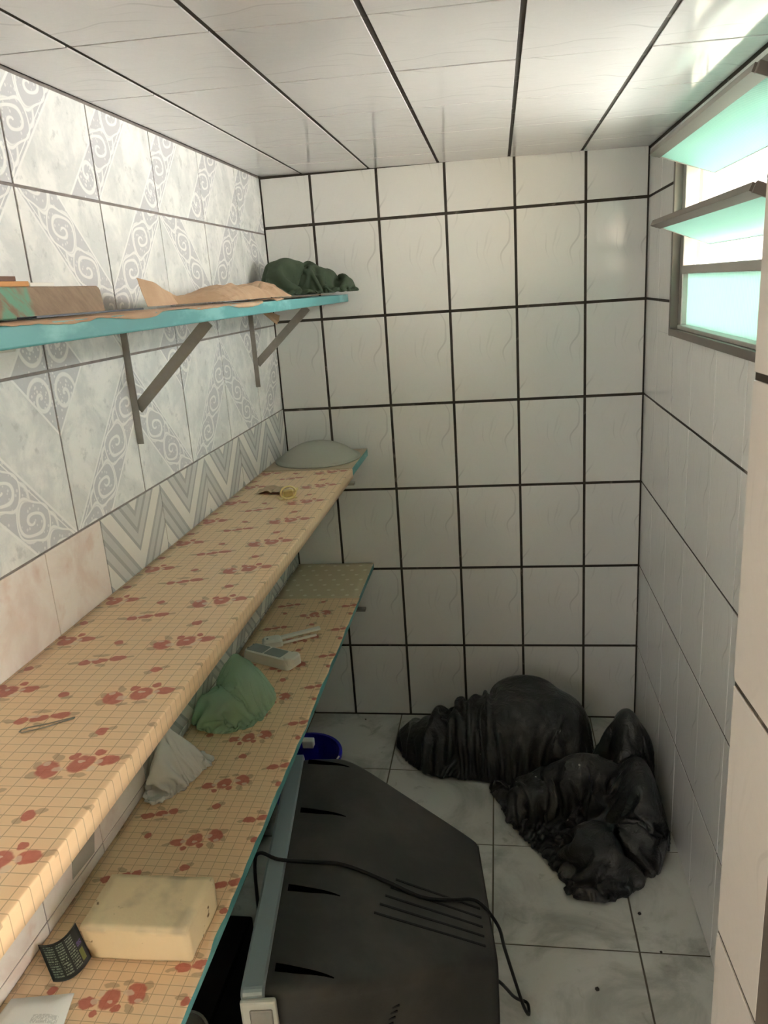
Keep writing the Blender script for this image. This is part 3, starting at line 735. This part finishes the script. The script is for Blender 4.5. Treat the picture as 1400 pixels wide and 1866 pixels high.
def crumple_sheet(name, mat, outline, ells, slack, n, floor_z, h0, seed, steps=34, iters=16, lim=None, thick=0.0, tips=None, pin=True, bend=.16, grav=.03, keep=None):
    """a film of plastic or cloth thrown over lumps: position-based cloth, pinned along its outline on the floor"""
    rg = np.random.default_rng(seed)
    t = np.linspace(-1, 1, n); U, V = np.meshgrid(t, t, indexing='ij')
    du = U * np.sqrt(1 - V * V / 2); dv = V * np.sqrt(1 - U * U / 2)             # square to disc
    r = np.sqrt(du * du + dv * dv); th = np.arctan2(dv, du)
    ol = np.array(outline); c = ol.mean(0); an = np.arctan2(ol[:, 1] - c[1], ol[:, 0] - c[0]); rad = np.hypot(ol[:, 0] - c[0], ol[:, 1] - c[1])
    k = np.argsort(an); an = an[k]; rad = rad[k]
    R_ = np.interp(th, np.concatenate([an - 2 * np.pi, an, an + 2 * np.pi]), np.concatenate([rad] * 3))
    P = np.stack([c[0] + r * R_ * np.cos(th), c[1] + r * R_ * np.sin(th), floor_z + .004 + 0 * r], -1)
    flat = P.copy()
    hf = np.zeros_like(r)
    for (cc, rr, rz) in ells:                                                   # start on the lumps, already ruffled
        cs, sn = math.cos(rz), math.sin(rz); qx, qy = P[..., 0] - cc[0], P[..., 1] - cc[1]
        m_ = ((qx * cs + qy * sn) / rr[0]) ** 2 + ((-qx * sn + qy * cs) / rr[1]) ** 2
        hf = np.maximum(hf, np.where(m_ < 1, cc[2] - floor_z + rr[2] * np.sqrt(np.clip(1 - m_, 0, 1)), 0))
    for _ in range(5): hf[1:-1, 1:-1] = (hf[1:-1, 1:-1] * 2 + hf[2:, 1:-1] + hf[:-2, 1:-1] + hf[1:-1, 2:] + hf[1:-1, :-2]) / 6
    nz = np.zeros_like(r)
    for i_ in range(n):
        for j_ in range(n):
            q = Vector((P[i_, j_, 0] / h0, P[i_, j_, 1] / h0, seed))
            nz[i_, j_] = noise.noise(q * 1.5) * .6 + noise.noise(q * 3.7 + Vector((3, 1, 0))) * .35 + noise.noise(q * 8.1) * .12
    P[..., 2] += np.maximum(hf + nz * h0 * .22 * np.clip(1.3 - r, 0, .6) / .6, 0)
    bnd = np.zeros((n, n), bool); bnd[0] = bnd[-1] = True; bnd[:, 0] = bnd[:, -1] = True
    if tips is not None:
        for (tx, ty, tz, tr) in tips:                                           # corners of film left standing
            dd = np.hypot(flat[..., 0] - tx, flat[..., 1] - ty); P[..., 2] = np.where(dd < tr, np.maximum(P[..., 2], floor_z + tz * (1 - dd / tr)), P[..., 2])
    w = np.where(bnd, 0.0 if pin else .5, 1.0)
    cons = []
    def con(di, dj, stiff):
        for ph in (0, 1):
            I, J = np.meshgrid(np.arange(n), np.arange(n), indexing='ij')
            key = (I // max(di, 1)) if di else (J // dj)
            ok = (I + di < n) & (J + dj < n) & (J + dj >= 0) & (key % 2 == ph)
            a_ = np.stack([I[ok], J[ok]]); b_ = np.stack([I[ok] + di, J[ok] + dj])
            L = np.linalg.norm(flat[a_[0], a_[1]] - flat[b_[0], b_[1]], axis=-1) * slack
            cons.append((a_, b_, L, stiff))
    con(1, 0, 1.0); con(0, 1, 1.0); con(1, 1, .7); con(1, -1, .7); con(2, 0, bend); con(0, 2, bend)
    Vv = np.zeros_like(P); dt = .02
    def collide(Q):
        for (cc, rr, rz) in ells:
            cs, sn = math.cos(rz), math.sin(rz); q = Q - np.array(cc)
            x = (q[..., 0] * cs + q[..., 1] * sn) / rr[0]; y = (-q[..., 0] * sn + q[..., 1] * cs) / rr[1]; z = q[..., 2] / rr[2]
            m_ = np.sqrt(x * x + y * y + z * z) + 1e-9; f = np.where(m_ < 1, 1 / m_, 1.0)
            x, y, z = x * f * rr[0], y * f * rr[1], z * f * rr[2]
            Q[..., 0] = np.where(m_ < 1, cc[0] + x * cs - y * sn, Q[..., 0]); Q[..., 1] = np.where(m_ < 1, cc[1] + x * sn + y * cs, Q[..., 1]); Q[..., 2] = np.where(m_ < 1, cc[2] + z, Q[..., 2])
        Q[..., 2] = np.maximum(Q[..., 2], floor_z + .0025)
        if lim:
            Q[..., 0] = np.clip(Q[..., 0], lim[0], lim[1]); Q[..., 1] = np.clip(Q[..., 1], lim[2], lim[3])
        if keep: Q = keep(Q)
        return Q
    for st in range(steps):
        Vv[..., 2] -= 9.8 * dt * grav
        Q = P + Vv * dt * w[..., None]
        if st < steps * .5: Q += rg.normal(0, .0006, Q.shape) * w[..., None]
        for it in range(iters):
            for a_, b_, L, stiff in cons:
                pa = Q[a_[0], a_[1]]; pb = Q[b_[0], b_[1]]; d_ = pb - pa; l_ = np.linalg.norm(d_, axis=-1) + 1e-9
                wa = w[a_[0], a_[1]]; wb_ = w[b_[0], b_[1]]; ws = wa + wb_ + 1e-9
                e = (d_ * ((l_ - L) / l_ / ws * stiff)[:, None])
                Q[a_[0], a_[1]] += e * wa[:, None]; Q[b_[0], b_[1]] -= e * wb_[:, None]
            if it % 5 == 4: Q = collide(Q)
        Q = collide(Q); Vv = (Q - P) / dt * .55; P = Q
    mb = MB(); vs = P.reshape(-1, 3)
    mb.add([tuple(q) for q in vs], [(i * n + j, (i + 1) * n + j, (i + 1) * n + j + 1, i * n + j + 1) for i in range(n - 1) for j in range(n - 1)])
    me = bpy.data.meshes.new(name); me.from_pydata(mb.v, [], mb.f)
    return link(name, me, mat, None, True, thick)

# the two bags press against each other along this line
SEPX, SEPY = [.6, 1.05, 1.12, 1.18, 1.215, 1.222], [2.518, 2.524, 2.54, 2.59, 2.70, 2.95]
def behind(Q): Q[..., 1] = np.maximum(Q[..., 1], np.interp(Q[..., 0], SEPX, SEPY) + .004); return Q
def before(Q): Q[..., 1] = np.where(Q[..., 0] < 1.222, np.minimum(Q[..., 1], np.interp(Q[..., 0], SEPX, SEPY) - .004), Q[..., 1]); return Q
# stuffed black bag against the back wall
out1 = [(.405, 2.80), (.44, 2.71), (.53, 2.60), (.64, 2.555), (.76, 2.545), (.88, 2.53), (1.0, 2.535), (1.10, 2.56), (1.175, 2.62), (1.20, 2.72), (1.195, 2.85), (1.13, 2.94), (1.0, 2.965), (.88, 2.97), (.76, 2.95), (.64, 2.92), (.52, 2.87), (.44, 2.83)]
o = crumple_sheet('garbage_bag', 'bag', out1, [((.86, 2.74, .10), (.25, .16, .15), .05), ((.63, 2.74, .07), (.16, .12, .09), .25), ((1.04, 2.76, .12), (.15, .15, .14), -.2), ((.90, 2.70, .17), (.16, .11, .10), 0), ((.94, 2.85, .20), (.14, .06, .09), 0), ((.50, 2.79, .05), (.07, .06, .06), .2)],
                  1.58, 116, 0.0, .30, 3, lim=(0, 1.206, 0, B - .012), keep=behind)
tag(o, 'stuffed black garbage bag lying against the back wall', 'garbage bag', 'black bags on the floor')
# slack black bag in the right corner
out2 = [(.80, 2.515), (.84, 2.40), (.90, 2.27), (.98, 2.16), (1.03, 2.06), (1.065, 1.975), (1.14, 1.965), (1.23, 2.01), (1.29, 2.08), (1.36, 2.12), (1.385, 2.22), (1.392, 2.40), (1.392, 2.58), (1.37, 2.70), (1.30, 2.73), (1.235, 2.67), (1.19, 2.575), (1.11, 2.525), (.98, 2.512), (.88, 2.512)]
o = crumple_sheet('garbage_bag', 'bag', out2, [((1.305, 2.58, .12), (.065, .10, .18), .1), ((1.31, 2.34, .10), (.06, .16, .13), -.05), ((1.13, 2.43, .08), (.13, .07, .13), .1), ((.97, 2.40, .05), (.09, .08, .07), .5),
                  ((1.15, 2.12, .05), (.07, .10, .10), .3), ((1.27, 2.17, .05), (.06, .06, .08), .2)], 1.85, 124, 0.0, .24, 11, lim=(.7, W - .010, 0, 2.76), keep=before, tips=[(1.335, 2.60, .36, .09), (1.36, 2.15, .16, .06)])
tag(o, 'slack crumpled black bag spread in the corner below the right wall', 'garbage bag', 'black bags on the floor')
# dark green cloth on the top shelf
oc_ = [(.025, 2.66), (.09, 2.645), (.19, 2.71), (.27, 2.755), (.34, 2.80), (.372, 2.86), (.36, 2.92), (.30, 2.955), (.20, 2.97), (.10, 2.965), (.03, 2.93), (.018, 2.82)]
o = crumple_sheet('cloth', 'cloth', oc_, [((.12, 2.83, TZ1 + .055), (.07, .09, .085), 0), ((.20, 2.84, TZ1 + .04), (.09, .08, .06), 0), ((.29, 2.87, TZ1 + .02), (.05, .05, .026), 0)], 1.65, 72, TZ1 + .0085, .11, 5, lim=(.008, .5, 0, B - .01), thick=.0025, bend=.3)
tag(o, 'dark green cloth bundled at the far end of the top shelf', 'cloth')

# ------------------------------------------------------------------ things on the middle shelf
zc = mid_z(2.85) + .0032
dp = []
for i in range(15):
    r_ = .158 * (1 - i / 14); dp.append((max(r_, .0005), .003 + .066 * (1 - (r_ / .158) ** 2.2)))
dp = [(.158, 0.0), (.164, .001), (.163, .006)] + dp
o = MB().lathe(dp, (0, 0, 0), 56).build('ceiling_lamp_glass', 'opal_glass', smooth=True, thick=.003); o.location = (.172, 2.845, zc + .001)
tag(o, 'frosted glass lamp dish lying face down on the middle shelf', 'lamp glass')
zc = mid_z(2.3) + .003
t = thing('brass_clip', 'small brass cabinet catch on the middle shelf', 'catch', (.197, 2.285, zc), .5); t.scale = (1.35, 1.35, 1.35)
r = MB(); r.box(-.020, .020, -.016, .016, 0, .002); r.build('plate', 'brass', t, bevel=.0008)
r = MB(); r.tube([(.018 * math.cos(k * .3), -.016 + .0 * k, .016 + .015 * math.sin(k * .3)) for k in range(22)], .0025, 6); r.build('ring', 'brass', t, smooth=True)
r = MB(); r.box(-.010, .016, -.006, .012, .002, .020); r.build('latch_body', 'brass', t, bevel=.004)
r = MB(); r.tube([(.012, .0, .012), (.028, .002, .018)], .004, 8); r.build('pin', 'brass', t, smooth=True)
o = MB().grid(lambda i, j: (.075 + .100 * i + .012 * j, 2.325 + .085 * j + .01 * math.sin(6 * i), zc + .003 + .012 * abs(noise.noise((i * 3.1, j * 2.7, .4))) + .008 * i * (1 - j)), 14, 12).build('paper_scrap', M['kraft'], thick=.0006)
o.data.materials.clear(); mm, p = new_mat('grey_brown_paper', srgb(186, 162, 136), .85); o.data.materials.append(mm)
tag(o, 'crumpled grey-brown paper scrap beside the brass catch', 'paper')
zc = mid_z(.97) + .004
t = [(.134, .948, zc), (.160, .958, zc + .001), (.198, .984, zc + .0005)]
pin = [(.199, .988, zc), (.165, .966, zc + .001), (.138, .955, zc + .0005), (.131, .950, zc), (.131, .944, zc), (.137, .942, zc), (.165, .955, zc + .001), (.199, .985, zc)]
o = MB().tube(pin, .0012, 6).build('hairpin', 'wire', smooth=True); tag(o, 'thin steel hairpin lying near the wall end of the middle shelf', 'hairpin')

# ------------------------------------------------------------------ things on the lowest shelf
zl = lambda y: low_z(y) + .0024
# foam block
fb_ = bmesh.new(); bmesh.ops.create_cube(fb_, size=1); bmesh.ops.subdivide_edges(fb_, edges=fb_.edges, cuts=9, use_grid_fill=True)
for v in fb_.verts:
    q = v.co.copy(); e = max(abs(q.x), abs(q.y)); q.x *= .200; q.y *= .132; q.z = (q.z + .5) * .071
    q.x += (.012 * (.5 - (q.z / .071)) if v.co.x < 0 else .003 * math.sin(q.y * 30)); n_ = noise.noise(v.co * 4.0)
    if v.co.z > -.4: q.z += .0025 * n_
    q.y += .003 * noise.noise(v.co * 3 + Vector((4, 1, 2))); v.co = q
es = [e for e in fb_.edges if e.calc_face_angle(0) > 1.0]; bmesh.ops.bevel(fb_, geom=es, offset=.003, segments=2, affect='EDGES')
me = bpy.data.meshes.new('foam_block'); fb_.to_mesh(me); fb_.free()
o = link('foam_block', me, 'foam', smooth=True); o.location = (.205, 1.088, zl(1.02) + .0015); o.rotation_euler = (0.008, 0, .03)
tag(o, 'cream foam block with dark stains on the lowest shelf', 'foam block')
# green bag
zz = zl(1.85)
og = [(.010, 1.86), (.02, 1.78), (.07, 1.735), (.13, 1.735), (.18, 1.78), (.205, 1.85), (.205, 1.92), (.17, 1.965), (.11, 1.985), (.05, 1.97), (.015, 1.93)]
o = crumple_sheet('plastic_bag', 'green_film', og, [((.085, 1.82, zz + .035), (.060, .060, .050), 0), ((.135, 1.88, zz + .055), (.050, .055, .075), 0), ((.10, 1.92, zz + .06), (.035, .04, .085), 0)], 1.85, 66, zz, .10, 21, lim=(.006, .3, 0, 3), bend=.22)
tag(o, 'crumpled translucent green plastic bag on the lowest shelf', 'plastic bag', 'plastic bags on the lowest shelf')
# white bag
zz = zl(1.55)
og = [(.006, 1.53), (.015, 1.46), (.045, 1.435), (.075, 1.47), (.10, 1.52), (.115, 1.57), (.12, 1.625), (.085, 1.64), (.045, 1.625), (.008, 1.60)]
o = crumple_sheet('plastic_bag', 'white_film', og, [((.040, 1.53, zz + .04), (.025, .045, .06), 0), ((.030, 1.57, zz + .07), (.016, .025, .085), 0), ((.075, 1.56, zz + .02), (.030, .035, .035), 0)], 1.95, 60, zz, .09, 31, lim=(.004, .3, 0, 3), bend=.22)
tag(o, 'crumpled white plastic bag against the pink wall tiles', 'plastic bag', 'plastic bags on the lowest shelf')
# white latch housing
zz = zl(2.15)
t = thing('window_latch_housing', 'white plastic housing with two smoky compartments on the lowest shelf', 'plastic housing', (.128, 2.155, zz + .0005), -.42)
r = MB()
def rrect(hx, hy, z, rad=.014, n=5):
    pts = []
    for cx_, cy_, a0 in ((hx - rad, hy - rad, 0), (-hx + rad, hy - rad, 90), (-hx + rad, -hy + rad, 180), (hx - rad, -hy + rad, 270)):
        for k in range(n + 1):
            th = math.radians(a0 + 90 * k / n); pts.append((cx_ + rad * math.cos(th), cy_ + rad * math.sin(th), z))
    return pts
r.loft([rrect(.098, .036, 0), rrect(.096, .034, .012), rrect(.092, .030, .030), rrect(.089, .027, .032)]); hs = r.build('shell', 'white_plastic', t, smooth=False)
for xx in (-.052, .022):
    r = MB(); r.loft([rrect(.034, .023, .0322, .005), rrect(.033, .022, .0335, .005)]); r.v = [(q[0] + xx, q[1], q[2]) for q in r.v]; r.build('compartment', 'smoke_plastic', hs)
r = MB(); r.loft([rrect(.022, .031, .010, .02), rrect(.021, .030, .031, .02), rrect(.017, .026, .036, .016)]); r.v = [(q[0] + .084, q[1], q[2]) for q in r.v]; r.build('end_cap', 'white_plastic', t, smooth=False)
for xx, yy in ((-.086, .014), (-.086, -.012), (.068, .024)):
    r = MB(); r.lathe([(0, .0338), (.003, .0338), (.003, .031)], (xx, yy, 0), 10); r.build('screw_hole', 'darkgrey', t)
zz = zl(2.3)
t = thing('latch_handle', 'white plastic latch handle lying behind the housing', 'handle', (.10, 2.262, zz + .0005), .36)
r = MB(); r.loft([rrect(.034, .024, 0, .010), rrect(.033, .023, .018, .010), rrect(.026, .017, .026, .008)]); r.build('pivot_block', 'white_plastic', t)
r = MB(); r.bar((.030, .008, .018), (.165, .020, .026), .018, .009); r.build('lever', 'white_plastic', t, bevel=.002)
r = MB(); r.bar((.024, -.016, .008), (.150, .004, .010), .006, .008); r.build('wire_arm', 'white_plastic', t, bevel=.001)
r = MB(); r.lathe([(0, .0265), (.004, .0265), (.004, .022)], (-.016, -.004, 0), 10); r.build('screw_hole', 'darkgrey', t)
# printed packet, curled
zz = zl(1.0)
P0, P1, P2, P3 = Vector((.079, .955, 0)), Vector((.010, 1.022, 0)), Vector((.058, 1.070, 0)), Vector((.125, 1.004, 0))
def pk(i, j):
    q = P0.lerp(P3, i).lerp(P1.lerp(P2, i), j); z = zz + .003 + .017 * (i - .45) ** 2 * 4 + .006 * j
    return (q.x, q.y, z)
o = MB().grid(pk, 14, 14).build('printed_packet', 'packet', smooth=True, thick=.0008)
tag(o, 'curled black printed packet by the wall next to the foam block', 'packet')
Q0, Q1, Q2, Q3 = Vector((.002, .80, 0)), Vector((.012, .930, 0)), Vector((.118, .950, 0)), Vector((.150, .815, 0))
def pw(i, j, top=True):
    q = Q0.lerp(Q3, i).lerp(Q1.lerp(Q2, i), j)
    e = min(i, 1 - i, j, 1 - j); h = .014 * min(e / .22, 1) ** .7
    return (q.x, q.y, zl(.87) + (.0025 + h if top else .001))
o = MB().grid(pw, 20, 20); o.grid(lambda i, j: pw(1 - i, j, False), 2, 2); o = o.build('white_pouch', 'pouch', smooth=True)
tag(o, 'white packet lying at the near end of the lowest shelf', 'packet')
# tape on the wall
o = MB().grid(lambda i, j: (.0014 + .0015 * i * j, 1.165 + .085 * i + .012 * j, .742 + .045 * j - .006 * i), 6, 4).build('tape_patch', 'tape', thick=.0008)
tag(o, 'small grey tape patch on the pink tiles between the lower shelves', 'tape')

# ------------------------------------------------------------------ CRT television
tvt = thing('television', 'old bulky black television with silver bezel, screen turned to the wall', 'television', (.297, 1.481, 0), math.radians(8))
def tsec(d_, hw, z0, z1, rad=.022, n=4):
    pts = []
    for cy_, cz_, a0 in ((hw - rad, z1 - rad, 0), (-hw + rad, z1 - rad, 90), (-hw + rad, z0 + rad, 180), (hw - rad, z0 + rad, 270)):
        for k in range(n + 1):
            th = math.radians(a0 + 90 * k / n); pts.append((d_, cy_ + rad * math.cos(th), cz_ + rad * math.sin(th)))
    return pts
TVS = [(.040, .386, .02, .556), (.10, .388, .02, .555), (.185, .376, .03, .545), (.34, .295, .05, .478), (.50, .206, .08, .405), (.518, .190, .10, .388)]
fine = []
for i_ in range(len(TVS) - 1):
    P4 = [np.array(TVS[min(max(k, 0), len(TVS) - 1)]) for k in (i_ - 1, i_, i_ + 1, i_ + 2)]
    for k in range(5):
        t_ = k / 5; fine.append(tuple(float(x_) for x_ in .5 * (2 * P4[1] + (P4[2] - P4[0]) * t_ + (2 * P4[0] - 5 * P4[1] + 4 * P4[2] - P4[3]) * t_ ** 2 + (3 * P4[1] - P4[0] - 3 * P4[2] + P4[3]) * t_ ** 3)))
fine.append(TVS[-1]); TVS = sorted(fine)
shell = MB().loft([tsec(*q) for q in TVS]).build('rear_shell', 'tv', tvt, smooth=True)
for pg in shell.data.polygons:
    if len(pg.vertices) > 4: pg.use_smooth = False
ztv = lambda d_: interp([(q[0], q[3]) for q in TVS], d_)
def ytv(d_): return interp([(q[0], q[1]) for q in TVS], d_)
bz_ = MB(); bz_.loft([tsec(0, .388, .0, .560, .012), tsec(.006, .395, .0, .566, .014), tsec(.043, .394, .0, .566, .014), tsec(.046, .389, .0, .560, .012)]); bz_.build('bezel', 'bezel', tvt)
sb_ = MB(); sb_.box(.000, .070, -.405, -.392, .0, .553); trim_ = sb_.build('side_trim', 'bezel_light', tvt, bevel=.005)
sb_ = MB(); sb_.box(.018, .062, -.408, -.404, .02, .535); sb_.build('speaker_panel', 'steel', trim_, bevel=.003)
MB().loft([tsec(-.004, .32, .09, .53, .03), tsec(-.0005, .325, .085, .535, .03)]).build('screen', 'screen', tvt)
for w_ in (.362, .150, -.118, -.330):
    s_ = MB(); secs = []
    for k in range(9):
        f_ = k / 8; d_ = .060 + .118 * f_; wc = w_ - .024 * f_; hw = .0085 * (1 - f_ ** 1.5) + .0012; z_ = ztv(d_) + .0010
        secs.append([(d_, wc + hw, z_), (d_, wc - hw, z_), (d_, wc - hw, z_ - .006), (d_, wc + hw, z_ - .006)])
    s_.loft(secs); s_.build('vent_slot', 'void', shell)  # black strips on the shell stand in for shade inside the slots
for k in range(5):
    d0, d1_ = .30 - .012 * k, .495; w0 = -.045 - .030 * k; w1 = -.055 - .027 * k
    r = MB(); r.bar((d0, w0, ztv(d0) + .0006), (d1_, w1, ztv(d1_) + .0006), .005, .003); r.build('rib', 'black', shell)
for k in range(9):
    z_ = .44 - .012 * k; r = MB(); d0, d1_ = .10, .30
    r.bar((d0, -ytv(d0) - .0008, z_), (d1_ - .005 * k, -ytv(d1_ - .005 * k) - .0008, z_ - .01), .004, .004); r.build('side_grille_bar', 'black', shell)
# power cord
import itertools
ca, sa = math.cos(math.radians(8)), math.sin(math.radians(8))
def on_tv(d_, w_, dz=.006): return (.297 + d_ * ca - w_ * sa, 1.481 + d_ * sa + w_ * ca, ztv(d_) + dz)
cord = [(.255, 1.44, .20), (.262, 1.45, .40), (.268, 1.452, .54), (.285, 1.452, .578), on_tv(.03, -.045, .016), on_tv(.10, -.045), on_tv(.18, -.05), on_tv(.28, -.065), on_tv(.36, -.08), on_tv(.43, -.06), on_tv(.49, -.045, .012),
        (.835, 1.50, .36), (.85, 1.52, .27), (.872, 1.535, .16), (.893, 1.54, .07), (.906, 1.56, .02), (.906, 1.60, .006), (.897, 1.61, .006), (.885, 1.60, .02), (.868, 1.575, .06), (.852, 1.55, .11), (.838, 1.53, .15), (.815, 1.52, .18)]
def spline(pts, n=6):
    out = []; P_ = [Vector(q) for q in pts]
    for i in range(len(P_) - 1):
        p0, p1, p2, p3 = P_[max(i - 1, 0)], P_[i], P_[i + 1], P_[min(i + 2, len(P_) - 1)]
        for k in range(n):
            t_ = k / n; out.append(.5 * ((2 * p1) + (p2 - p0) * t_ + (2 * p0 - 5 * p1 + 4 * p2 - p3) * t_ ** 2 + (3 * p1 - p0 - 3 * p2 + p3) * t_ ** 3))
    return out + [P_[-1]]
o = MB().tube(spline(cord), .0042, 8).build('power_cord', 'black', tvt, smooth=True)
for v in o.data.vertices:                                # into the television's own frame
    q = v.co - Vector((.297, 1.481, 0)); v.co = Vector((q.x * ca + q.y * sa, -q.x * sa + q.y * ca, q.z))

# ------------------------------------------------------------------ under the lowest shelf
bk = thing('bucket', 'dark blue plastic bucket behind the television under the shelf', 'bucket', (.168, 2.262, 0))
MB().lathe([(.0, .004), (.095, .004), (.098, .0), (.105, .004), (.126, .29), (.132, .292), (.132, .302), (.122, .302), (.120, .29), (.10, .012), (.0, .012)], (0, 0, 0), 40).build('body', 'blue', bk, smooth=False)
MB().tube([(.128 * math.cos(a_), .128 * math.sin(a_), .306) for a_ in [math.radians(200 + 8 * k) for k in range(20)]], .003, 6).build('handle', 'white_plastic', bk, smooth=True)
MB().box(-.020, .020, -.014, .014, 0, .03, at=(.005, .045, .30)).build('white_tab', 'white_plastic', bk, bevel=.004)
o = MB().box(.012, .205, 1.12, 1.545, .001, .30).build('black_box', 'black', bevel=.006); tag(o, 'black box in the dark under the lowest shelf', 'box')
o = MB().lathe([(0, .012), (.05, .012), (.055, .008), (.060, .010), (.062, .004), (.060, 0), (.0, .0)], (0, 0, 0), 32).build('round_lid', 'grey_lid', smooth=False); o.location = (.150, 1.20, .3005)
tag(o, 'round grey lid on the black box under the shelf', 'lid')
# crumbs on the floor
for k, (x_, y_, s_, lb) in enumerate([(1.245, 1.935, .006, 'dark crumb on the floor in front of the slack bag'), (1.28, 1.80, .004, 'tiny dark crumb beside the right wall'), (1.09, 1.665, .007, 'dark crumb on the bare floor nearest the camera'), (.245, 2.975, .004, 'dark speck on the floor at the foot of the back wall')]):
    bm = bmesh.new(); bmesh.ops.create_icosphere(bm, subdivisions=1, radius=s_)
    for v in bm.verts: v.co = v.co * (1 + .4 * noise.noise(v.co * 300 + Vector((k, 0, 0)))); v.co.z = max(v.co.z * .5, -s_ * .3)
    me = bpy.data.meshes.new('crumb'); bm.to_mesh(me); bm.free(); o = link('crumb', me, 'crumb'); o.location = (x_, y_, s_ * .3 + .0005); tag(o, lb, 'crumb', 'crumbs on the floor')
